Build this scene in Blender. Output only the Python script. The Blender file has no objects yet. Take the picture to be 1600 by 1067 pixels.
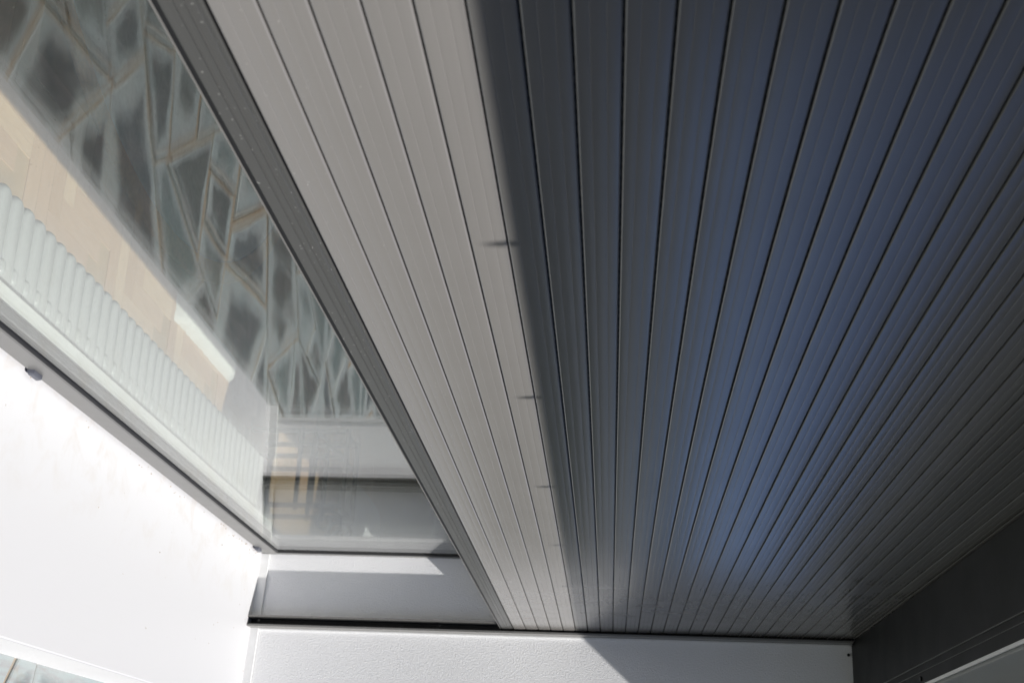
import bpy, bmesh, math, random
from mathutils import Vector, Matrix
random.seed(7)
SC = bpy.context.scene
COL = SC.collection

# ------------------------------------------------------------------ camera
cam_d = bpy.data.cameras.new("camera"); cam = bpy.data.objects.new("camera", cam_d); COL.objects.link(cam)
cam_d.sensor_fit = 'HORIZONTAL'; cam_d.sensor_width = 36.0; cam_d.lens = 2034.96 / 1600 * 36.0
cam_d.clip_start = 0.02; cam_d.clip_end = 500
_r = Vector((0.07001, 0.03785, 0.99683)); _d = Vector((0.34616, -0.93811, 0.01131)); _f = Vector((0.93556, 0.34427, -0.07878))
M = Matrix((_r, -_d, -_f)).transposed().to_4x4(); M.translation = Vector((-5.37936, -0.72826, 0.39482))
cam.matrix_world = M
cam_d.dof.use_dof = True; cam_d.dof.focus_distance = 2.9; cam_d.dof.aperture_fstop = 9.0
SC.camera = cam

# ------------------------------------------------------------------ light
SUN = Vector((-0.37, -1.0, 1.11)).normalized()
elev = math.asin(SUN.z); azim = math.atan2(SUN.x, SUN.y)
w = bpy.data.worlds.new("World"); SC.world = w; w.use_nodes = True
nt = w.node_tree; sky = nt.nodes.new('ShaderNodeTexSky'); sky.sky_type = 'NISHITA'; sky.sun_disc = False
sky.sun_elevation = elev; sky.sun_rotation = azim; sky.altitude = 2500; sky.air_density = 0.8; sky.dust_density = 0.0; sky.ozone_density = 4.0
bg = nt.nodes['Background']; tint = nt.nodes.new('ShaderNodeMix'); tint.data_type = 'RGBA'; tint.blend_type = 'MULTIPLY'; tint.inputs[0].default_value = 1.0
tint.inputs[7].default_value = (1.02, 0.935, 1.06, 1)
nt.links.new(sky.outputs[0], tint.inputs[6]); nt.links.new(tint.outputs[2], bg.inputs[0]); bg.inputs[1].default_value = 0.08
sun_d = bpy.data.lights.new("sun", 'SUN'); sun_d.energy = 5.0; sun_d.angle = math.radians(0.53); sun_d.color = (1.0, 0.972, 0.94)
sun_o = bpy.data.objects.new("sun", sun_d); COL.objects.link(sun_o)
sun_o.rotation_euler = SUN.to_track_quat('Z', 'Y').to_euler(); sun_o.location = (-4, -8, 9)
SC.view_settings.view_transform = 'Standard'; SC.view_settings.look = 'None'
SC.view_settings.exposure = 0.20; SC.view_settings.gamma = 1.0; SC.view_settings.use_curve_mapping = False
SC.cycles.max_bounces = 14; SC.cycles.transparent_max_bounces = 24; SC.cycles.glossy_bounces = 8
SC.cycles.diffuse_bounces = 5; SC.cycles.caustics_reflective = True; SC.cycles.blur_glossy = 1.0; SC.cycles.caustics_refractive = False

# ------------------------------------------------------------------ material helpers
class NT:
    def __init__(s, name):
        s.m = bpy.data.materials.new(name); s.m.use_nodes = True; s.t = s.m.node_tree
        s.b = s.t.nodes['Principled BSDF']; s.out = s.t.nodes['Material Output']
    def n(s, typ, **kw):
        nd = s.t.nodes.new(typ)
        for k, v in kw.items(): setattr(nd, k, v)
        return nd
    def put(s, sock, v):
        if hasattr(v, 'is_linked') or hasattr(v, 'links'): s.t.links.new(v, sock)
        else: sock.default_value = v
    def math(s, op, a, b=None, c=None, clamp=False):
        nd = s.n('ShaderNodeMath', operation=op); nd.use_clamp = clamp
        s.put(nd.inputs[0], a)
        if b is not None: s.put(nd.inputs[1], b)
        if c is not None: s.put(nd.inputs[2], c)
        return nd.outputs[0]
    def pos(s): return s.n('ShaderNodeNewGeometry').outputs['Position']
    def obj(s): return s.n('ShaderNodeTexCoord').outputs['Object']
    def mapv(s, v, scale=(1, 1, 1), rot=(0, 0, 0)):
        nd = s.n('ShaderNodeMapping'); s.put(nd.inputs[0], v); nd.inputs['Scale'].default_value = scale; nd.inputs['Rotation'].default_value = rot
        return nd.outputs[0]
    def noise(s, v, scale, detail=3, rough=0.5, dist=0.0):
        nd = s.n('ShaderNodeTexNoise'); s.put(nd.inputs['Vector'], v); nd.inputs['Scale'].default_value = scale
        nd.inputs['Detail'].default_value = detail; nd.inputs['Roughness'].default_value = rough; nd.inputs['Distortion'].default_value = dist
        return nd.outputs[0]
    def ramp(s, v, stops):
        nd = s.n('ShaderNodeValToRGB'); s.put(nd.inputs[0], v); e = nd.color_ramp.elements
        while len(e) < len(stops): e.new(0.5)
        for k, (p, c) in enumerate(stops):
            e[k].position = p; e[k].color = (*c, 1) if len(c) == 3 else c
        return nd.outputs[0]
    def rng(s, v, a, b, c=0.0, d=1.0):
        nd = s.n('ShaderNodeMapRange'); s.put(nd.inputs[0], v)
        for k, x in zip((1, 2, 3, 4), (a, b, c, d)): nd.inputs[k].default_value = x
        return nd.outputs[0]
    def mix(s, f, a, b, blend='MIX'):
        nd = s.n('ShaderNodeMix', data_type='RGBA', blend_type=blend); s.put(nd.inputs[0], f)
        for k, x in ((6, a), (7, b)):
            if isinstance(x, tuple): x = (*x, 1) if len(x) == 3 else x
            s.put(nd.inputs[k], x)
        return nd.outputs[2]
    def bump(s, h, strength, dist):
        nd = s.n('ShaderNodeBump'); s.put(nd.inputs['Height'], h); nd.inputs['Strength'].default_value = strength; nd.inputs['Distance'].default_value = dist
        s.t.links.new(nd.outputs[0], s.b.inputs['Normal'])
    def fin(s, col=None, rough=None, metal=None, spec=None):
        for k, x in (('Base Color', col), ('Roughness', rough), ('Metallic', metal), ('Specular IOR Level', spec)):
            if x is None: continue
            if isinstance(x, tuple): x = (*x, 1) if len(x) == 3 else x
            s.put(s.b.inputs[k], x)
        return s.m

def mat_plain(name, col, rough=0.5, metal=0.0, var=0.12, scale=14.0):
    q = NT(name); f = q.noise(q.pos(), scale, 4)
    c = q.mix(q.rng(f, 0.3, 0.7), tuple(x * (1 - var) for x in col), tuple(min(1, x * (1 + var)) for x in col))
    return q.fin(c, q.rng(f, 0.2, 0.8, rough * 0.85, min(1, rough * 1.15)), metal)

def mat_slat():
    q = NT("slat_paint"); P = q.pos()
    streak = q.noise(q.mapv(P, (0.5, 20, 160)), 1.0, 3)
    fine = q.noise(P, 900, 2, 0.6)
    blot = q.noise(P, 7, 4, 0.6)
    c = q.mix(q.rng(streak, 0.35, 0.65), (0.213, 0.203, 0.192), (0.218, 0.208, 0.197))
    c = q.mix(q.math('MULTIPLY', q.rng(blot, 0.45, 0.75), 0.18), c, (0.230, 0.219, 0.206))
    # pale specks of dust and droplets, thinning upwards
    sp = q.noise(P, 210, 1, 0.5)
    pz = q.n('ShaderNodeSeparateXYZ'); q.put(pz.inputs[0], P)
    thr = q.rng(pz.outputs[2], 0.0, 0.3, 0.775, 0.86)
    m = q.math('GREATER_THAN', sp, thr)
    c = q.mix(q.math('MULTIPLY', m, 0.45), c, (0.55, 0.53, 0.5))
    rough = q.rng(blot, 0.3, 0.7, 0.19, 0.24)
    m = q.fin(c, rough, 0.0, 0.8)
    return m

def mat_bar():
    q = NT("end_bar_paint"); P = q.pos()
    streak = q.noise(q.mapv(P, (0.8, 20, 260)), 1.0, 3)
    c = q.mix(q.rng(streak, 0.35, 0.65), (0.092, 0.092, 0.088), (0.102, 0.101, 0.097))
    sp = q.noise(P, 190, 1, 0.5); cl = q.noise(P, 6, 2)
    m = q.math('GREATER_THAN', sp, q.rng(cl, 0.35, 0.7, 0.78, 0.70))
    c = q.mix(q.math('MULTIPLY', m, 0.7), c, (0.45, 0.44, 0.42))
    return q.fin(c, q.rng(streak, 0.3, 0.7, 0.30, 0.40), 0.3, 0.5)

def mat_hinge():
    q = NT("hinge_strip_metal"); P = q.pos(); s = q.n('ShaderNodeSeparateXYZ'); q.put(s.inputs[0], P)
    fr = q.math('FRACT', q.math('DIVIDE', s.outputs[0], 0.026))
    m = q.math('GREATER_THAN', fr, 0.45)
    return q.fin(q.mix(m, (0.004, 0.004, 0.004), (0.05, 0.05, 0.047)), 0.5)

def mat_plaster(name, col, rel=1.0, sc=160.0):
    q = NT(name); P = q.pos()
    a = q.noise(P, sc, 4, 0.6); b = q.noise(P, sc * 2.6, 3, 0.6); big = q.noise(P, 2.2, 4)
    h = q.math('ADD', q.rng(a, 0.42, 0.72), q.math('MULTIPLY', b, 0.45))
    q.bump(h, 0.45 * rel, 0.0026)
    c = q.mix(q.rng(big, 0.3, 0.7), tuple(x * 0.955 for x in col), col)
    return q.fin(c, 0.9, 0, 0.2)

def mat_sill():
    q = NT("sill_white_paint"); P = q.pos()
    s = q.n('ShaderNodeSeparateXYZ'); q.put(s.inputs[0], P)
    near = q.rng(s.outputs[1], -0.05, 0.285)                 # dirt collects against the window frame
    n1 = q.noise(P, 9, 5, 0.65, 0.6); n2 = q.noise(q.mapv(P, (1, 14, 1)), 6, 4, 0.6)
    st = q.math('MULTIPLY', q.math('MULTIPLY', q.rng(n1, 0.5, 0.75), near), 0.5, clamp=True)
    c = q.mix(st, (0.62, 0.62, 0.63), (0.47, 0.405, 0.325))
    c = q.mix(q.math('MULTIPLY', q.rng(n2, 0.55, 0.8), 0.10), c, (0.56, 0.55, 0.53))
    sp = q.noise(P, 55, 1); m = q.math('GREATER_THAN', sp, 0.815)
    c = q.mix(q.math('MULTIPLY', m, 0.6), c, (0.30, 0.25, 0.18))
    return q.fin(c, 0.45, 0, 0.4)

def mat_stone():
    q = NT("slate_flagstone"); P = q.pos()
    oi = q.n('ShaderNodeObjectInfo'); at = q.n('ShaderNodeAttribute', attribute_name='inner')
    rv = q.n('ShaderNodeAttribute', attribute_name='tone')
    rnd = q.math('FRACT', q.math('ADD', oi.outputs['Random'], rv.outputs['Fac']))
    wob = q.noise(q.mapv(P, (0.7, 1.2, 1)), 3.4, 6, 0.65, 1.0)
    grain = q.noise(q.mapv(P, (3, 22, 3), (0, 0, 0.2)), 2.0, 5, 0.65)
    fine = q.noise(P, 60, 4, 0.6)
    e = q.math('ADD', at.outputs['Fac'], q.math('MULTIPLY', q.math('SUBTRACT', wob, 0.5), 1.7))
    e = q.math('ADD', e, q.math('MULTIPLY', q.math('SUBTRACT', q.math('FRACT', q.math('MULTIPLY', rnd, 7.3)), 0.55), 0.35))
    core = q.rng(e, 0.50, 1.0)
    dark = q.ramp(rnd, [(0.0, (0.085, 0.098, 0.096)), (0.3, (0.13, 0.145, 0.138)), (0.55, (0.08, 0.098, 0.108)), (0.8, (0.17, 0.195, 0.187)), (1.0, (0.15, 0.2, 0.2))])
    pale = q.ramp(q.noise(P, 3.0, 3), [(0.3, (0.32, 0.375, 0.38)), (0.7, (0.39, 0.42, 0.41))])
    c = q.mix(core, pale, dark)
    c = q.mix(q.math('MULTIPLY', q.rng(grain, 0.45, 0.7), 0.5), c, (0.30, 0.25, 0.255))
    c = q.mix(q.math('MULTIPLY', q.rng(fine, 0.55, 0.75), 0.18), c, (0.36, 0.33, 0.27))
    rust = q.rng(q.noise(P, 4.5, 5, 0.7), 0.62, 0.75)
    c = q.mix(q.math('MULTIPLY', rust, 0.4), c, (0.33, 0.25, 0.16))
    q.bump(q.math('ADD', grain, q.math('MULTIPLY', fine, 0.4)), 0.35, 0.006)
    return q.fin(c, q.rng(fine, 0.3, 0.7, 0.5, 0.7), 0, 0.4)

def mat_mortar():
    q = NT("sandy_mortar"); P = q.pos(); a = q.noise(P, 5, 5, 0.6); b = q.noise(P, 120, 4)
    c = q.mix(q.rng(a, 0.35, 0.65), (0.34, 0.24, 0.155), (0.38, 0.34, 0.28))
    c = q.mix(q.math('MULTIPLY', b, 0.35), c, (0.16, 0.13, 0.10)); q.bump(b, 0.5, 0.004)
    return q.fin(c, 0.95, 0, 0.2)

def mat_glass():
    q = NT("window_glass")
    t = q.t; t.nodes.remove(q.b)
    g = q.n('ShaderNodeNewGeometry'); dt = q.n('ShaderNodeVectorMath', operation='DOT_PRODUCT')
    t.links.new(g.outputs['Incoming'], dt.inputs[0]); t.links.new(g.outputs['Normal'], dt.inputs[1])
    c = q.math('MAXIMUM', q.math('ABSOLUTE', dt.outputs['Value']), 0.02)
    gg = q.math('SQRT', q.math('ADD', q.math('MULTIPLY', c, c), 1.52 * 1.52 - 1))
    gm = q.math('SUBTRACT', gg, c); gp = q.math('ADD', gg, c)
    r1 = q.math('POWER', q.math('DIVIDE', gm, gp), 2.0)
    nu = q.math('SUBTRACT', q.math('MULTIPLY', c, gp), 1.0); de = q.math('ADD', q.math('MULTIPLY', c, gm), 1.0)
    r2 = q.math('ADD', q.math('POWER', q.math('ABSOLUTE', q.math('DIVIDE', nu, de)), 2.0), 1.0)
    F = q.math('MULTIPLY', q.math('MULTIPLY', r1, r2), 0.5, clamp=True)
    wav = q.noise(q.mapv(q.pos(), (1.3, 1, 1.0)), 1.6, 1, 0.4)
    bp = q.n('ShaderNodeBump'); t.links.new(wav, bp.inputs['Height']); bp.inputs['Strength'].default_value = 0.07; bp.inputs['Distance'].default_value = 0.01
    tr = q.n('ShaderNodeBsdfTransparent'); tr.inputs[0].default_value = (0.972, 0.985, 0.972, 1)
    gl = q.n('ShaderNodeBsdfGlossy'); gl.inputs['Roughness'].default_value = 0.0; gl.inputs['Color'].default_value = (1, 1, 1, 1)
    t.links.new(bp.outputs[0], gl.inputs['Normal'])
    mx = q.n('ShaderNodeMixShader'); t.links.new(F, mx.inputs[0]); t.links.new(tr.outputs[0], mx.inputs[1]); t.links.new(gl.outputs[0], mx.inputs[2])
    # faint film of dust: sparse matt specks
    sp = q.noise(q.pos(), 130, 1); m = q.math('MULTIPLY', q.math('GREATER_THAN', sp, 0.80), 0.35)
    df = q.n('ShaderNodeBsdfDiffuse'); df.inputs[0].default_value = (0.45, 0.42, 0.36, 1)
    m2 = q.n('ShaderNodeMixShader'); t.links.new(m, m2.inputs[0]); t.links.new(mx.outputs[0], m2.inputs[1]); t.links.new(df.outputs[0], m2.inputs[2])
    t.links.new(m2.outputs[0], q.out.inputs[0])
    return q.m

def mat_parquet():
    q = NT("oak_parquet"); oi = q.n('ShaderNodeObjectInfo'); P = q.obj()
    g = q.noise(q.mapv(P, (6, 70, 6)), 1.5, 4, 0.6)
    c = q.ramp(oi.outputs['Random'], [(0.0, (0.52, 0.335, 0.21)), (0.4, (0.60, 0.40, 0.255)), (0.7, (0.56, 0.365, 0.24)), (1.0, (0.68, 0.49, 0.32))])
    c = q.mix(q.math('MULTIPLY', q.rng(g, 0.4, 0.7), 0.3), c, (0.34, 0.21, 0.11))
    return q.fin(c, 0.35, 0, 0.5)

MT = dict(
    slat=mat_slat(), bar=mat_bar(), hinge=mat_hinge(),
    cover=mat_plain("cover_dark_paint", (0.012, 0.0125, 0.0115), 0.5, 0.0, 0.05, 5),
    rubber=mat_plain("black_rubber", (0.005, 0.005, 0.006), 0.55, 0, 0.4, 60),
    rail=mat_plain("rail_aluminium", (0.20, 0.195, 0.185), 0.36, 0.2, 0.06, 30),
    slot=mat_plain("dark_slot_shade", (0.028, 0.028, 0.027), 0.8),
    cover_edge=mat_plain("cover_rib_paint", (0.16, 0.16, 0.15), 0.4, 0.0, 0.05, 5),
    screw=mat_plain("black_screw", (0.012, 0.012, 0.012), 0.4, 0.3),
    frame=mat_plain("frame_aluminium", (0.185, 0.183, 0.177), 0.38, 0.2, 0.05, 20),
    cap=mat_plain("grey_blue_plastic", (0.085, 0.09, 0.11), 0.4, 0, 0.08, 40),
    plaster=mat_plaster("white_roughcast", (0.86, 0.86, 0.86)),
    facade=mat_plaster("facade_roughcast", (0.70, 0.70, 0.70), 0.8),
    soffit=mat_plain("grey_painted_soffit", (0.22, 0.22, 0.225), 0.7, 0, 0.06, 4),
    trim=mat_plain("white_plaster_bead", (0.80, 0.80, 0.79), 0.7, 0, 0.03, 30),
    sill=mat_sill(), stone=mat_stone(), mortar=mat_mortar(), glass=mat_glass(), parquet=mat_parquet(),
    rad=mat_plain("radiator_enamel", (0.46, 0.47, 0.48), 0.18, 0, 0.02, 8),
    inner=mat_plain("interior_wall_paint", (0.80, 0.79, 0.76), 0.8, 0, 0.04, 3),
    wood=mat_plain("floor_wood", (0.45, 0.31, 0.18), 0.4, 0, 0.12, 10),
    rug=mat_plain("pale_rug_wool", (0.70, 0.73, 0.74), 0.95, 0, 0.12, 40),
    rugrim=mat_plain("rug_border_wool", (0.70, 0.43, 0.20), 0.95, 0, 0.12, 40),
    fur=mat_plain("white_fur", (0.66, 0.65, 0.63), 0.9, 0, 0.04, 40),
    iron=mat_plain("wrought_iron", (0.012, 0.012, 0.013), 0.75, 0, 0.2, 30),
    cushion=mat_plain("white_cushion_cloth", (0.76, 0.76, 0.77), 0.9, 0, 0.04, 30),
    leaf=mat_plain("hedge_leaves", (0.032, 0.045, 0.026), 0.6, 0, 0.45, 2.5),
    lawn=mat_plain("lawn_green", (0.045, 0.062, 0.026), 0.9, 0, 0.4, 4),
    shade=mat_plain("gutter_zinc", (0.30, 0.30, 0.30), 0.45, 0.4, 0.08, 8),
)

MT['cover'].node_tree.nodes['Principled BSDF'].inputs['Specular IOR Level'].default_value = 0.22
# ------------------------------------------------------------------ object helpers
def link(name, me, m=None, parent=None, kind=None, smooth=False):
    if m is not None and not me.materials: me.materials.append(m)
    if smooth:
        for p in me.polygons: p.use_smooth = True
    o = bpy.data.objects.new(name, me); COL.objects.link(o)
    if parent is not None: o.parent = parent
    if kind: o['kind'] = kind
    return o

def mesh(name, v, f):
    me = bpy.data.meshes.new(name); me.from_pydata([tuple(x) for x in v], [], f); me.update(); return me

def boxes(lst):
    v, f = [], []
    for (x0, x1, y0, y1, z0, z1) in lst:
        b = len(v)
        v += [(x0, y0, z0), (x1, y0, z0), (x1, y1, z0), (x0, y1, z0), (x0, y0, z1), (x1, y0, z1), (x1, y1, z1), (x0, y1, z1)]
        f += [[b + i for i in q] for q in ((0, 3, 2, 1), (4, 5, 6, 7), (0, 1, 5, 4), (1, 2, 6, 5), (2, 3, 7, 6), (3, 0, 4, 7))]
    return v, f

def box(name, x0, x1, y0, y1, z0, z1, m, parent=None, kind=None, bev=0.0):
    me = mesh(name, *boxes([(x0, x1, y0, y1, z0, z1)]))
    if bev:
        bm = bmesh.new(); bm.from_mesh(me); bmesh.ops.bevel(bm, geom=bm.edges[:], offset=bev, segments=2, affect='EDGES', profile=0.6); bm.to_mesh(me); bm.free()
    return link(name, me, m, parent, kind)

def extrude_x(name, prof, x0, x1, m, parent=None, kind=None, closed=True, smooth=False):
    n = len(prof); v = [(x0, y, z) for y, z in prof] + [(x1, y, z) for y, z in prof]
    rng = range(n) if closed else range(n - 1)
    f = [[i, (i + 1) % n, n + (i + 1) % n, n + i] for i in rng]
    if closed: f += [list(range(n))[::-1], [n + i for i in range(n)]]
    me = mesh(name, v, f)
    bm = bmesh.new(); bm.from_mesh(me); bmesh.ops.recalc_face_normals(bm, faces=bm.faces[:]); bm.to_mesh(me); bm.free()
    return link(name, me, m, parent, kind, smooth)

def empty(name, loc=(0, 0, 0), label=None, cat=None, group=None):
    o = bpy.data.objects.new(name, None); COL.objects.link(o); o.location = loc
    if label: o['label'] = label
    if cat: o['category'] = cat
    if group: o['group'] = group
    return o

def tube(pts, r, seg=6):
    """verts, faces of a tube along a polyline"""
    v, f = [], []; n = len(pts); P = [Vector(p) for p in pts]
    for i, p in enumerate(P):
        d = (P[min(i + 1, n - 1)] - P[max(i - 1, 0)]).normalized()
        up = Vector((0, 0, 1)) if abs(d.z) < 0.9 else Vector((1, 0, 0))
        a = d.cross(up).normalized(); b = d.cross(a)
        for k in range(seg):
            t = 2 * math.pi * k / seg; v.append(p + r * (math.cos(t) * a + math.sin(t) * b))
    for i in range(n - 1):
        for k in range(seg):
            f.append([i * seg + k, i * seg + (k + 1) % seg, (i + 1) * seg + (k + 1) % seg, (i + 1) * seg + k])
    f += [[k for k in range(seg)][::-1], [(n - 1) * seg + k for k in range(seg)]]
    return v, f

def tube_obj(name, pts, r, m, parent, seg=6):
    return link(name, mesh(name, *tube(pts, r, seg)), m, parent, None, True)

def dup(o, parent, name=None):
    c = o.copy(); COL.objects.link(c); c.parent = parent
    return c

# ------------------------------------------------------------------ levels
P_ = 0.05                # slat pitch
X0 = -7.0                # left end of the opening (behind the camera)
ZTOP = 27 * P_           # underside of the shutter box
YF = -0.296              # facade plane
ZPAV = -1.36             # terrace
ZFL = -1.39              # room floor

# ------------------------------------------------------------------ ground and terrace
gr = link("lawn", mesh("lawn", [(-60, -80, ZPAV - 0.06), (90, -80, ZPAV - 0.06), (90, YF + 0.02, ZPAV - 0.06), (-60, YF + 0.02, ZPAV - 0.06)], [[0, 1, 2, 3]]), MT['lawn'], None, 'structure')
pat = box("terrace", -12, 12.0, -2.9, YF - 0.02, ZPAV - 0.05, ZPAV - 0.007, MT['mortar'], None, 'structure')

def clip(poly, px, py, nx, ny):
    out = []
    for i in range(len(poly)):
        a, b = poly[i], poly[(i + 1) % len(poly)]
        da = (a[0] - px) * nx + (a[1] - py) * ny; db = (b[0] - px) * nx + (b[1] - py) * ny
        if da <= 0: out.append(a)
        if (da < 0) != (db < 0) and abs(da - db) > 1e-9:
            t = da / (da - db); out.append((a[0] + t * (b[0] - a[0]), a[1] + t * (b[1] - a[1])))
    return out

def crazy(x0, x1, y0, y1, seed):
    """irregular paving: tiles split by random straight cuts until each stone is small enough"""
    rr = random.Random(seed); todo = [[(x0, y0), (x1, y0), (x1, y1), (x0, y1)]]; out = []
    KX = 1.0                                                # stones lie mostly along the house
    while todo:
        p = todo.pop(); A = abs(area(p))
        if A < 0.13: out.append(p); continue
        if A < 0.75 and rr.random() < 0.75 - 0.8 * A: out.append(p); continue
        cx = sum(a[0] for a in p) / len(p); cy = sum(a[1] for a in p) / len(p)
        far = max(p, key=lambda a: ((a[0] - cx) * KX) ** 2 + (a[1] - cy) ** 2); best = None
        for _ in range(10):
            ang = math.atan2(far[1] - cy, (far[0] - cx) * KX) + rr.gauss(0, 0.40)
            nx, ny = math.cos(ang) * KX, math.sin(ang); L = math.hypot(nx, ny); nx /= L; ny /= L
            d = math.sqrt(A) * rr.uniform(-0.22, 0.22); px, py = cx + nx * d, cy + ny * d
            pair = [clip(p, px, py, nx, ny), clip(p, px, py, -nx, -ny)]
            if min(len(q) for q in pair) < 3: continue
            fat = min(abs(area(q)) / sum(math.dist(q[k], q[k - 1]) for k in range(len(q))) ** 2 for q in pair)
            if best is None or fat > best[0]: best = (fat, pair)
            if fat > 0.046: break
        if best is None: out.append(p)
        else: todo += best[1]
    return out

def inset(poly, d):
    out = poly
    n = len(poly)
    for i in range(n):
        a, b = poly[i], poly[(i + 1) % n]; ex, ey = b[0] - a[0], b[1] - a[1]; L = math.hypot(ex, ey)
        if L < 1e-6: continue
        nx, ny = ey / L, -ex / L                              # outward for CCW
        out = clip(out, a[0] - nx * d, a[1] - ny * d, nx, ny)
        if len(out) < 3: return None
    return out

def area(p):
    return 0.5 * sum(p[i][0] * p[(i + 1) % len(p)][1] - p[(i + 1) % len(p)][0] * p[i][1] for i in range(len(p)))

def ring_pts(p, N):
    """N points spaced along a closed polygon, plus its corners kept"""
    L = [math.dist(p[i], p[(i + 1) % len(p)]) for i in range(len(p))]; T = sum(L); out = []
    for i in range(len(p)):
        k = max(1, round(N * L[i] / T)); a, b = p[i], p[(i + 1) % len(p)]
        out += [(a[0] + (b[0] - a[0]) * t / k, a[1] + (b[1] - a[1]) * t / k) for t in range(k)]
    return out

def stone_mesh(poly, rr):
    if area(poly) < 0: poly = poly[::-1]
    p = inset(poly, rr.uniform(0.005, 0.013) if rr.random() < 0.8 else rr.uniform(0.016, 0.03))
    if p is None or area(p) < 0.006: return None
    p = ring_pts(p, 14)
    cx = sum(a[0] for a in p) / len(p); cy = sum(a[1] for a in p) / len(p); n = len(p)
    J = lambda a, s: (a[0] + rr.uniform(-s, s), a[1] + rr.uniform(-s, s))
    p = [J(a, 0.006) for a in p]
    zt = ZPAV + rr.uniform(-0.003, 0.004); tx, ty = rr.uniform(-.006, .006), rr.uniform(-.006, .006)
    Z = lambda x, y: zt + tx * (x - cx) + ty * (y - cy)
    r = math.sqrt(abs(area(p)) / math.pi); k1 = max(0.0, 1 - 0.006 / r); k2 = rr.uniform(0.5, 0.75)
    kk = [k2 * rr.uniform(0.7, 1.2) for _ in p]
    S = lambda a, k: (cx + (a[0] - cx) * k, cy + (a[1] - cy) * k)
    v = [(x, y, ZPAV - 0.02) for x, y in p]; w_ = [0.0] * n
    for k, q, dz in ((1.0, 0.0, -0.004), (k1, 0.05, 0.0), (k2, 1.0, 0.0)):
        for ia, a in enumerate(p):
            b = S(a, min(kk[ia], 0.88) if k == k2 else k); v.append((b[0], b[1], Z(*b) + dz)); w_.append(q)
    v.append((cx, cy, Z(cx, cy))); w_.append(1.15)
    f = []
    for l in range(3):
        for i in range(n): f.append([l * n + i, l * n + (i + 1) % n, (l + 1) * n + (i + 1) % n, (l + 1) * n + i])
    for i in range(n): f.append([3 * n + i, 3 * n + (i + 1) % n, 4 * n])
    return v, f, w_

def stone_obj(name, v, f, w_, tone, parent, kind=None):
    me = mesh(name, v, f)
    a = me.attributes.new('inner', 'FLOAT', 'POINT'); a.data.foreach_set('value', w_)
    a = me.attributes.new('tone', 'FLOAT', 'POINT'); a.data.foreach_set('value', tone)
    return link(name, me, MT['stone'], parent, kind)

rr = random.Random(21); cnt = 0; rest = ([], [], [], [])
polys = []
for poly in crazy(-11.9, 11.9, -2.85, YF - 0.002, 11):
    cx = sum(a[0] for a in poly) / len(poly); cy = sum(a[1] for a in poly) / len(poly)
    polys.append((max(0, -3.2 - cx) * 1.2 + max(0, cx - 6.5) + max(0, -cy - 1.2) * 1.6, poly))
polys.sort(key=lambda t: t[0])
for _, poly in polys:
    s = stone_mesh(poly, rr)
    if s is None: continue
    v, f, w_ = s
    if cnt < 290:
        stone_obj("flagstone", v, f, w_, [rr.random()] * len(v), pat); cnt += 1
    else:
        b = len(rest[0]); rest[0].extend(v); rest[1].extend([[b + i for i in q] for q in f]); rest[2].extend(w_); rest[3].extend([rr.random()] * len(v))
stone_obj("flagstone", rest[0], rest[1], rest[2], rest[3], pat, 'stuff')

gg = random.Random(8); gv, gf = [], []
for k in range(16000):
    x = gg.uniform(-9, 11); y = -2.93 - abs(gg.gauss(0, 1.6)); h = gg.uniform(0.03, 0.09); a = gg.uniform(0, 6.283); b = len(gv)
    dx, dy = math.cos(a) * 0.006, math.sin(a) * 0.006; lx, ly = gg.uniform(-.03, .03), gg.uniform(-.03, .03)
    gv += [(x - dx, y - dy, ZPAV - 0.062), (x + dx, y + dy, ZPAV - 0.062), (x + lx, y + ly, ZPAV - 0.06 + h)]; gf.append([b, b + 1, b + 2])
link("grass", mesh("grass", gv, gf), MT['lawn'], None, 'stuff')

# hedge closing the garden (seen only as the dark reflection in the slats)
def hedge(name, path, h, t, dens, sz, label):
    rh = random.Random(3); v, f = [], []
    def leaf(c, s):
        b = len(v); n = Vector((rh.gauss(0, 1), rh.gauss(0, 1), rh.gauss(0.3, 1))).normalized()
        a = n.orthogonal().normalized(); bb = n.cross(a)
        for q in ((-1, -.6), (1, -.6), (1, .6), (-1, .6)): v.append(Vector(c) + s * (q[0] * a + q[1] * bb))
        f.append([b, b + 1, b + 2, b + 3])
    for (ax, ay), (bx, by) in zip(path[:-1], path[1:]):
        L = math.hypot(bx - ax, by - ay); ux, uy = (bx - ax) / L, (by - ay) / L
        for i in range(int(L * dens)):
            s, zz, d = rh.uniform(0, L), rh.random(), rh.uniform(-t, t)
            top = h * (1 + 0.05 * math.sin(s * 2.1) + 0.04 * math.sin(s * 5.3 + 1))
            leaf((ax + ux * s - uy * d, ay + uy * s + ux * d, ZPAV - 0.05 + zz * top), rh.uniform(*sz))
    hd = link(name, mesh(name, v, f), MT['leaf']); hd['label'] = label; hd['category'] = "hedge"
    hd.data.update()
    return hd
hedge("garden_hedge", [(13.5, -1.2), (13.5, -12.5)], 3.15, 0.40, 420, (0.05, 0.10), "dark green clipped hedge closing the garden at the end of the terrace")
hedge("sky_blocker", [(14.5, -13.0), (-15, -13.0)], 8.2, 0.9, 900, (0.12, 0.22), "unseen dark leafy screen added beyond the terrace to cut sky light on the shutter")  # added out of view: blocks low sky to dim the ambient light

# ------------------------------------------------------------------ house
house = empty("house", (0, 0, ZPAV), "white roughcast house wall around the window with deep lit reveal and dark shutter", "house")
house.location = (0, 0, 0)
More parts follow.
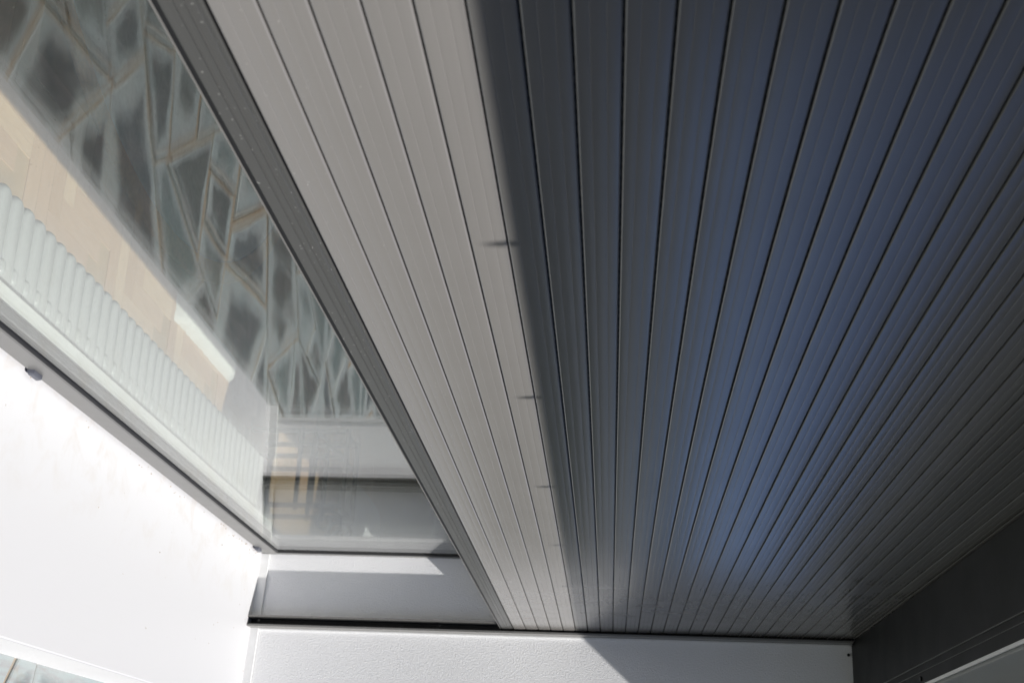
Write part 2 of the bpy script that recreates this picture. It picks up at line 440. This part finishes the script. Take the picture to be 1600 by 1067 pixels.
# reveal to the right of the opening: front corner to the room, up to the box
def plaster_block(name, x0, x1, y0, y1, z0, z1, m='plaster', bev=0.008):
    return box(name, x0, x1, y0, y1, z0, z1, MT[m], house, None, bev)
plaster_block("reveal_wall", 0.0, 0.60, YF, 0.37, ZPAV - 0.1, 3.0)
plaster_block("reveal_wall", X0 - 0.6, X0, YF, 0.37, ZPAV - 0.1, 3.0)
plaster_block("sill_wall", X0 + 0.002, -0.002, -0.334, 0.40, ZPAV - 0.1, -1.128, 'facade', 0.004)
plaster_block("lintel_wall", X0 + 0.002, -0.002, YF + 0.0005, -0.262, ZTOP + 0.0325, 3.0, 'facade', 0.004)
box("lintel_bead", X0 + 0.003, -0.003, YF - 0.003, YF + 0.0075, ZTOP - 0.003, ZTOP + 0.0035, MT['trim'], house, None, 0.002)
box("corner_bead", -0.006, 0.010, YF - 0.004, YF + 0.012, -1.12, ZTOP - 0.008, MT['trim'], house, None, 0.002)
# rest of the facade, right of the pier
plaster_block("facade_wall", 0.603, 12, YF + 0.003, 0.37, 1.30, 3.0, 'facade', 0)
plaster_block("facade_wall", 0.603, 12, -0.332, 0.37, ZPAV - 0.1, -1.128, 'facade', 0)
plaster_block("facade_wall", 5.2, 12, YF + 0.004, 0.37, -1.127, 1.299, 'facade', 0)
plaster_block("facade_wall", -14, X0 - 0.603, YF + 0.003, 0.37, ZPAV - 0.1, 3.0, 'facade', 0)
# eave with gutter brackets: its edge throws the shadow line across the slats
EY, EZ = -1.28, 0.247 + 1.11 * 1.28
ev = box("eave", -14, 12, EY, YF - 0.002, EZ, EZ + 0.14, MT['soffit'], house, None, 0.0)
g0 = None
for k in range(-8, 14):
    x = -0.435 - 0.671 * k - 0.474
    if g0 is None:
        g0 = link("gutter_bracket", mesh("gutter_bracket", *tube([(0, 0, 0.002), (0, 0, -0.018), (0, 0, -0.036)], 0.0075, 8)), MT['shade'], ev)
        for vv in g0.data.vertices:
            if vv.co.z < -0.02: vv.co.x *= 0.45; vv.co.y *= 0.45
        b = g0
    else:
        b = dup(g0, ev)
    b.location = (x, EY + 0.004, EZ)
# room
box("inner_wall", -7.6, 7.6, 6.0, 6.2, ZFL - 0.1, 1.9, MT['inner'], house)
box("inner_wall", 7.4, 7.6, 0.372, 5.998, ZFL - 0.1, 1.9, MT['inner'], house)
box("inner_wall", -7.6, -7.4, 0.372, 5.998, ZFL - 0.1, 1.9, MT['inner'], house)
box("inner_wall", X0 + 0.01, 7.39, 0.342, 0.371, 1.25, 1.9, MT['inner'], house)
box("ceiling", -7.6, 7.6, 0.0, 6.2, 1.902, 2.0, MT['inner'], house)

# room floor with herringbone blocks
fl = box("parquet_floor", -7.4, 7.4, 0.36, 6.0, ZFL - 0.06, ZFL - 0.006, MT['wood'], None, 'structure')
W_, L_ = 0.085, 0.34
bk = mesh("parquet_block", *boxes([(0.0008, L_ - 0.0008, 0.0008, W_ - 0.0008, -0.012, 0.0)]))
nb = 0
ca, sa = math.cos(0.0), math.sin(0.0)
def put_block(x, y, rot):
    global nb
    cx, cy = x, y
    ok = (-3.4 < cx < 0.5 and 0.78 < cy < 1.42) or (0.9 < cx < 4.4 and 0.95 < cy < 1.42)
    if not ok or nb >= 296: return
    o = link("parquet_block", bk, MT['parquet'], fl); nb += 1
    if rot: o.matrix_local = Matrix.Translation((x + W_, y, ZFL)) @ Matrix.Rotation(math.pi / 2, 4, 'Z')
    else: o.matrix_local = Matrix.Translation((x, y, ZFL))
for i in range(-90, 110):
    for j in range(-30, 31):
        hx, hy = i * W_ + j * L_, i * W_ - j * L_
        put_block(hx, hy, 0); put_block(hx, hy + W_, 1)
box("parquet_filler", -7.39, 7.39, 0.372, 5.99, ZFL - 0.0059, ZFL - 0.0035, MT['wood'], fl)

# ------------------------------------------------------------------ window sill
sill = empty("window_sill", (-3.5, 0, 0), "long white painted metal window sill in full sun beneath the glass, stained at the frame", "window sill")
sill.location = (0, 0, 0)
zs = lambda y: -1.079 + (y - 0.285) * 0.0476
ys = -0.353
extrude_x("sill_plate", [(0.30, zs(0.30)), (ys + 0.004, zs(ys + 0.004)), (ys, zs(ys) - 0.002), (ys, zs(ys) - 0.011), (ys + 0.006, zs(ys) - 0.012), (ys + 0.006, zs(ys) - 0.006), (0.30, zs(0.30) - 0.005)],
          X0 + 0.004, -0.012, MT['sill'], sill)
v = []
for x in (-0.0125, -0.0022):
    v += [(x, 0.283, zs(0.283) - 0.006), (x, ys - 0.003, zs(ys) - 0.016), (x, ys - 0.003, zs(ys) + 0.034), (x, 0.283, zs(0.283) + 0.036)]
link("sill_end_cap", mesh("sill_end_cap", v, [[0, 3, 2, 1], [4, 5, 6, 7], [0, 1, 5, 4], [1, 2, 6, 5], [2, 3, 7, 6], [3, 0, 4, 7]]), MT['trim'], sill)
# crumbs of mortar and leaf lying in the corners of the sill
cr = random.Random(9); cv, cf = [], []
for k in range(70):
    x = -abs(cr.gauss(0, 1.6)) - 0.02 if k > 24 else -abs(cr.gauss(0, .25)) - 0.02
    y = 0.28 - abs(cr.gauss(0, 0.012)) if cr.random() < 0.75 else cr.uniform(-.3, .28)
    s = cr.uniform(0.0008, 0.0026); b = len(cv)
    for q in ((-1, -1, 0), (1, -.6, 0), (.8, 1, 0), (-.7, .8, 0), (0.1, 0, 1.2)):
        cv.append((x + q[0] * s * cr.uniform(.6, 2.0), y + q[1] * s, zs(y) + q[2] * s))
    cf += [[b, b + 1, b + 4], [b + 1, b + 2, b + 4], [b + 2, b + 3, b + 4], [b + 3, b, b + 4]]
link("sill_crumbs", mesh("sill_crumbs", cv, cf), mat_plain("crumb_brown", (0.32, 0.24, 0.15), 0.9, 0, 0.5, 90), sill, 'stuff')

# ------------------------------------------------------------------ window
win = empty("window", (0, 0, 0), "wide double glazed window with slim grey metal frame, half covered by the shutter", "window")
ZG = -1.005
extrude_x("frame_bottom", [(0.286, -1.0735), (0.284, -1.070), (0.284, ZG - 0.012), (0.2865, ZG - 0.008), (0.345, ZG - 0.006), (0.345, -1.0735)], X0 + 0.005, -0.034, MT['frame'], win)
def extrude_z(name, prof, z0, z1, m, parent):
    n = len(prof); v = [(x, y, z0) for x, y in prof] + [(x, y, z1) for x, y in prof]
    f = [[i, (i + 1) % n, n + (i + 1) % n, n + i] for i in range(n)] + [list(range(n))[::-1], [n + i for i in range(n)]]
    me = mesh(name, v, f); bm = bmesh.new(); bm.from_mesh(me); bmesh.ops.recalc_face_normals(bm, faces=bm.faces[:]); bm.to_mesh(me); bm.free()
    return link(name, me, m, parent)
extrude_z("frame_side", [(-0.002, 0.284), (-0.031, 0.284), (-0.034, 0.287), (-0.036, 0.345), (-0.002, 0.345)], -1.0735, 1.32, MT['frame'], win)
extrude_z("frame_side", [(X0 + 0.002, 0.284), (X0 + 0.034, 0.284), (X0 + 0.036, 0.345), (X0 + 0.002, 0.345)], -1.0735, 1.32, MT['frame'], win)
box("frame_top", X0 + 0.04, -0.04, 0.284, 0.345, 1.26, 1.32, MT['frame'], win)
# rubber gaskets
extrude_x("gasket", [(0.2868, ZG - 0.0075), (0.2852, ZG - 0.003), (0.2872, ZG + 0.003), (0.2905, ZG + 0.007), (0.2905, ZG - 0.0055)], X0 + 0.04, -0.037, MT['rubber'], win)
extrude_z("gasket", [(-0.0345, 0.2835), (-0.046, 0.2868), (-0.050, 0.2905), (-0.037, 0.2905)], ZG + 0.0, 1.25, MT['rubber'], win)
box("glass_pane", X0 + 0.03, -0.030, 0.2910, 0.2985, ZG - 0.004, 1.27, MT['glass'], win)
box("glass_pane", X0 + 0.03, -0.030, 0.3130, 0.3205, ZG - 0.004, 1.27, MT['glass'], win)
box("spacer_bar", X0 + 0.03, -0.038, 0.2990, 0.3125, ZG - 0.003, ZG + 0.007, MT['frame'], win)
box("inner_ledge", X0 + 0.01, -0.01, 0.348, 0.415, -1.09, -1.045, MT['trim'], win, None, 0.003)
def drain_cap(x):
    z = -1.062
    v = []; f = []
    for yy, k in ((0.2838, 1.0), (0.2745, 1.0), (0.2705, 0.78)):
        for q in ((-0.030, -.008), (-.024, .008), (0.024, .008), (.030, -.008)): v.append((x + q[0] * k, yy, z + q[1] * k))
    for l in (0, 4):
        for i in range(4): f.append([l + i, l + (i + 1) % 4, l + 4 + (i + 1) % 4, l + 4 + i])
    f.append([8, 9, 10, 11])
    me = mesh("drain_cap", v, f); bm = bmesh.new(); bm.from_mesh(me); bmesh.ops.recalc_face_normals(bm, faces=bm.faces[:]); bm.to_mesh(me); bm.free()
    link("drain_cap", me, MT['cap'], win)
drain_cap(-2.36); drain_cap(-0.13)

# second window further right (same house, out of the frame)
for a, b in ((0.603, 0.70), (1.95, 2.45), (4.25, 5.20)):  # unseen piers, placed so the sun reaches the room floor in patches
    plaster_block("facade_wall", a, b, YF + 0.005, 0.37, -1.127, 1.299, 'facade', 0)
w2 = empty("window", (0, 0, 0), "second window of the house, beyond the white pier at the right", "window")
for a, b in ((0.705, 1.945), (2.455, 4.245)): box("glass_pane", a, b, 0.300, 0.308, -1.10, 1.28, MT['glass'], w2)
for a, b in ((0.705, 1.945), (2.455, 4.245)): extrude_x("frame_bottom", [(0.285, -1.126), (0.285, -1.02), (0.34, -1.02), (0.34, -1.126)], a, b, MT['frame'], w2)
for a, b in ((0.705, 1.945), (2.455, 4.245)): box("shutter_panel", a, b, -0.008, 0.006, -0.067, 1.295, MT['slat'], w2)

# ------------------------------------------------------------------ roller shutter
sh = empty("roller_shutter", (0, 0, 0), "half lowered roller shutter of grey aluminium slats, upper part in shade", "roller shutter")
XS0, XS1 = X0 + 0.03, -0.022
g = 0.0012
prof = [(0.004, g + 0.0010), (-0.0030, g), (-0.0050, g + 0.0004)]
edges = (g + 0.0014, 0.0167, 0.0333, P_ - g - 0.0014)
for a_, b_, ya, yb in ((edges[0], edges[1], -0.00590, -0.00622), (edges[1], edges[2], -0.00622, -0.00622), (edges[2], edges[3], -0.00622, -0.00590)):
    if a_ != edges[0]: prof.append((-0.00582, a_))                       # fine groove between the ridges
    w0 = 0.0005
    for k in range(6):
        t = k / 5; z_ = a_ + w0 + (b_ - a_ - 2 * w0) * t
        prof.append((ya + (yb - ya) * t - 0.00020 * (1 - (2 * t - 1) ** 2), z_))
prof += [(-0.0050, P_ - g - 0.0004), (-0.0030, P_ - g), (0.004, P_ - g - 0.0010)]
s0 = extrude_x("slat", prof, XS0, XS1, MT['slat'], sh)
for i in range(1, 29):
    c = dup(s0, sh); c.location = (0, 0, i * P_); c.rotation_euler = (random.uniform(-.004, .004), 0, 0)
h0 = extrude_x("hinge_strip", [(0.0012, -0.004), (0.0012, 0.004), (0.0035, 0.004), (0.0035, -0.004)], XS0, XS1, MT['hinge'], sh)
for i in range(1, 29):
    c = dup(h0, sh); c.location = (0, 0, i * P_)
# end bar: flat face with two fine ribs, rolled lower lip and rubber seal
eb = extrude_x("end_bar", [(0.008, -0.004), (-0.004, -0.0028), (-0.0062, -0.0042), (-0.0064, -0.0075), (-0.0056, -0.0085), (-0.0060, -0.0095),
                           (-0.0064, -0.0180), (-0.0078, -0.0188), (-0.0064, -0.0196), (-0.0065, -0.0286), (-0.0079, -0.0294), (-0.0065, -0.0302), (-0.0066, -0.0455), (0.008, -0.0455)],
               XS0, XS1, MT['bar'], sh)
extrude_x("rubber_seal", [(-0.0060, -0.0457), (-0.0056, -0.0520), (-0.0010, -0.0560), (0.004, -0.0560), (0.006, -0.0457)], XS0 + 0.01, XS1 - 0.003, MT['rubber'], eb)
extrude_x("seal_lip", [(-0.0050, -0.0526), (-0.0066, -0.0532), (-0.0064, -0.0543), (-0.0030, -0.0545)], XS0 + 0.01, XS1 - 0.003, MT['rail'], eb)
# right guide rail: C profile fixed to the reveal, dark lining inside paints the shade of the slot
def rail(x, s):
    z0, z1 = -1.100, ZTOP - 0.004
    pf = [(0, -0.024), (-0.072, -0.024), (-0.072, -0.0165), (-0.010, -0.0165), (-0.010, 0.0135), (-0.072, 0.0135), (-0.072, 0.020), (0, 0.020)]
    r = extrude_z("guide_rail", [(x + s * (a - 0.001), b) for a, b in pf], z0, z1, MT['rail'], sh)
    extrude_z("slot_lining", [(x + s * a, b) for a, b in ((-0.0105, -0.0160), (-0.067, -0.0160), (-0.067, -0.0125), (-0.016, -0.0120), (-0.016, 0.0090), (-0.067, 0.0100), (-0.067, 0.0130), (-0.0105, 0.0130))], z0 + 0.002, z1, MT['slot'], r)
    box("rail_bead", *(sorted((x - s * 0.0012, x - s * 0.009))), -0.0305, -0.0245, z0 + 0.02, z1, MT['trim'], r)
    sc = None
    for z in (-1.045, -0.30, 0.45):
        v, f = tube([(x - s * 0.064, -0.001, z), (x - s * 0.0712, -0.001, z)], 0.004, 8)
        link("screw", mesh("screw", v, f), MT['screw'], r)
rail(0.0, 1); rail(X0, -1)
for ya, yb in ((-0.2300, -0.2280), (-0.2530, -0.2515)):
    box("cover_rib", X0 + 0.004, -0.003, ya, yb, ZTOP - 0.0022, ZTOP + 0.0028, MT['cover_edge'], sh)
# dark cover panel under the shutter box
cv_ = extrude_x("box_cover", [(-0.026, ZTOP + 0.03), (-0.026, ZTOP), (-0.2275, ZTOP), (-0.2275, ZTOP + 0.003), (-0.2535, ZTOP + 0.003), (-0.2535, ZTOP), (YF + 0.009, ZTOP), (YF + 0.009, ZTOP + 0.03)],
                X0 + 0.004, -0.003, MT['cover'], sh)
extrude_x("cover_lip", [(-0.014, ZTOP + 0.03), (-0.014, ZTOP + 0.002), (-0.0245, ZTOP + 0.002), (-0.0245, ZTOP + 0.03)], X0 + 0.004, -0.003, MT['cover'], sh)
box("box_back", X0 + 0.004, -0.003, -0.25, 0.30, ZTOP + 0.12, ZTOP + 0.14, MT['slot'], sh)
for x in (-1.17, -2.5, -3.8):
    v, f = tube([(x, -0.272, ZTOP + 0.0005), (x, -0.272, ZTOP - 0.005)], 0.0075, 10)
    link("screw", mesh("screw", v, f), MT['screw'], cv_)
v, f = tube([(-0.0005, -0.062, ZTOP - 0.014), (-0.007, -0.062, ZTOP - 0.014)], 0.006, 10)
link("screw", mesh("screw", v, f), MT['screw'], cv_)

# ------------------------------------------------------------------ things in the room behind the glass
rad = empty("radiator", (0, 0, 0), "low white column radiator standing on the parquet right behind the glass", "radiator")
def capsule(w_, y0, y1, z0, z1, r):
    """rounded slab, long in y, rounded ends in plan and a rounded top edge"""
    n = 8; ring = []
    for k in range(n + 1):
        t = math.pi * k / n; ring.append((math.cos(t) * w_ / 2, y1 - w_ / 2 + math.sin(t) * w_ / 2))
    for k in range(n + 1):
        t = math.pi + math.pi * k / n; ring.append((math.cos(t) * w_ / 2, y0 + w_ / 2 + math.sin(t) * w_ / 2))
    v, f = [], []; m = len(ring); cx, cy = 0, (y0 + y1) / 2
    lv = [(z0, 0)] + [(z1 - r + r * math.sin(a), r * (1 - math.cos(a))) for a in (0, .5, 1.0, 1.35)]
    for z, ins in lv:
        for x, y in ring:
            k = 1 - ins / (w_ / 2); yy = (y - (y1 - w_ / 2)) * k + (y1 - w_ / 2) if y > cy else (y - (y0 + w_ / 2)) * k + (y0 + w_ / 2)
            v.append((x * k, yy, z))
    for l in range(len(lv) - 1):
        for i in range(m): f.append([l * m + i, l * m + (i + 1) % m, (l + 1) * m + (i + 1) % m, (l + 1) * m + i])
    f.append([(len(lv) - 1) * m + i for i in range(m)])
    return v, f
RS = 0.0715; ZR = -1.135
sec = mesh("section", *capsule(0.0698, 0.455, 0.735, ZFL + 0.06, ZR, 0.022))
hub = mesh("hub", *capsule(0.030, 0.500, 0.545, ZR - 0.03, ZR + 0.004, 0.012))
for k in range(66):
    x = 0.20 - k * RS
    o = link("section", sec, MT['rad'], rad, None, True); o.location = (x, 0, 0)
    o2 = link("hub", hub, MT['rad'], o, None, True); o2.location = (RS / 2, 0, 0)
for y in (0.50, 0.69):
    tube_obj("foot_rail", [(-4.5, y, ZFL + 0.075), (0.2, y, ZFL + 0.075)], 0.014, MT['rad'], rad, 8)
for x in (-0.4, -2.3, -4.2):
    box("foot", x - 0.02, x + 0.02, 0.49, 0.70, ZFL - 0.002, ZFL + 0.064, MT['rad'], rad)

# large round rug beyond the patch of sun
rg = empty("round_rug", (0, 0, 0), "large round pale rug with a tan border lying on the parquet beyond the sun patch", "rug")
def disc(name, cx, cy, r0, r1, z, m, parent, n=72):
    v = []; f = []
    for rad_, zz in ((r0, z), (r1 - 0.006, z), (r1, z - 0.006), (r1, ZFL + 0.0005)):
        for k in range(n):
            t = 2 * math.pi * k / n; v.append((cx + rad_ * math.cos(t), cy + rad_ * math.sin(t), zz))
    for l in range(3):
        for k in range(n): f.append([l * n + k, (l + 1) * n + k, (l + 1) * n + (k + 1) % n, l * n + (k + 1) % n])
    if r0 < 1e-3 or name == 'rug_pile': f.append([k for k in range(n)])
    return link(name, mesh(name, v, f), m, parent)
disc("rug_pile", -0.86, 3.45, 1.9, 2.02, ZFL + 0.014, MT['rug'], rg)
disc("rug_border", -0.86, 3.45, 2.022, 2.12, ZFL + 0.016, MT['rugrim'], rg)

# white fur rug: its edge catches the sun
fr_ = random.Random(4)
nx, ny = 40, 8; v = []; f = []
for i in range(nx + 1):
    for j in range(ny + 1):
        x = -0.56 + 0.82 * i / nx; y = 1.125 + 0.11 * j / ny
        e = min(i, nx - i, j * 2, (ny - j) * 2); h = 0.05 * min(1, (e / 5) ** 0.5) + (fr_.uniform(-.006, .006) if e > 0 else 0)
        v.append((x + (fr_.uniform(-.008, .008)), y + (fr_.uniform(-.006, .006)), ZFL + 0.0005 + max(0, h)))
for i in range(nx):
    for j in range(ny): f.append([i * (ny + 1) + j, (i + 1) * (ny + 1) + j, (i + 1) * (ny + 1) + j + 1, i * (ny + 1) + j + 1])
fo = link("fur_rug", mesh("fur_rug", v, f), MT['fur'], None, None, True)
fo['label'] = "narrow white fur runner on the parquet, its edge bright in the sun"; fo['category'] = "rug"

# wrought iron stand in the second patch of sun
st = empty("iron_stand", (0.72, 0.84, ZFL), "black wrought iron stand with bars and scroll seen through the far end of the glass", "iron stand")
st.location = (0, 0, 0)
IX = 0.72
for x in (IX, IX + 0.26):
    for y in (1.035, 0.905, 0.66): tube_obj("post", [(x, y, ZFL), (x, y, -0.90)], 0.013, MT['iron'], st)
    for z in (-1.140, -1.065, -0.91): tube_obj("bar", [(x, 1.05, z), (x, 0.64, z)], 0.012, MT['iron'], st)
    tube_obj("brace", [(x, 1.03, -1.06), (x, 0.91, -0.93)], 0.010, MT['iron'], st)
    sp = []
    for k in range(40):
        t = k / 39 * 3.2 * math.pi; r = 0.010 + 0.0075 * t
        sp.append((x, 0.58 + r * math.cos(t), -0.98 + r * math.sin(t)))
    tube_obj("scroll", sp, 0.010, MT['iron'], st)
for y in (1.035, 0.66): tube_obj("crossbar", [(IX, y, -0.925), (IX + 0.26, y, -0.925)], 0.010, MT['iron'], st)

# white floor cushion
cu = empty("floor_cushion", (3.15, 1.10, ZFL), "white floor cushion lying in the far patch of sun behind the glass", "cushion")
v = []; f = []; n = 14
for s in (1, -1):
    for i in range(n + 1):
        for j in range(n + 1):
            a, b = -1 + 2 * i / n, -1 + 2 * j / n; hh = 0.085 * max(0, (1 - a ** 4) * (1 - b ** 4)) ** 0.5
            v.append((a * 0.52 * (1 - 0.06 * b * b), b * 0.20 * (1 - 0.06 * a * a), 0.09 + s * hh))
for s in (0, 1):
    o_ = s * (n + 1) ** 2
    for i in range(n):
        for j in range(n):
            q = [o_ + i * (n + 1) + j, o_ + (i + 1) * (n + 1) + j, o_ + (i + 1) * (n + 1) + j + 1, o_ + i * (n + 1) + j + 1]
            f.append(q if s == 0 else q[::-1])
link("cushion_cover", mesh("cushion_cover", v, f), MT['cushion'], cu, None, True)
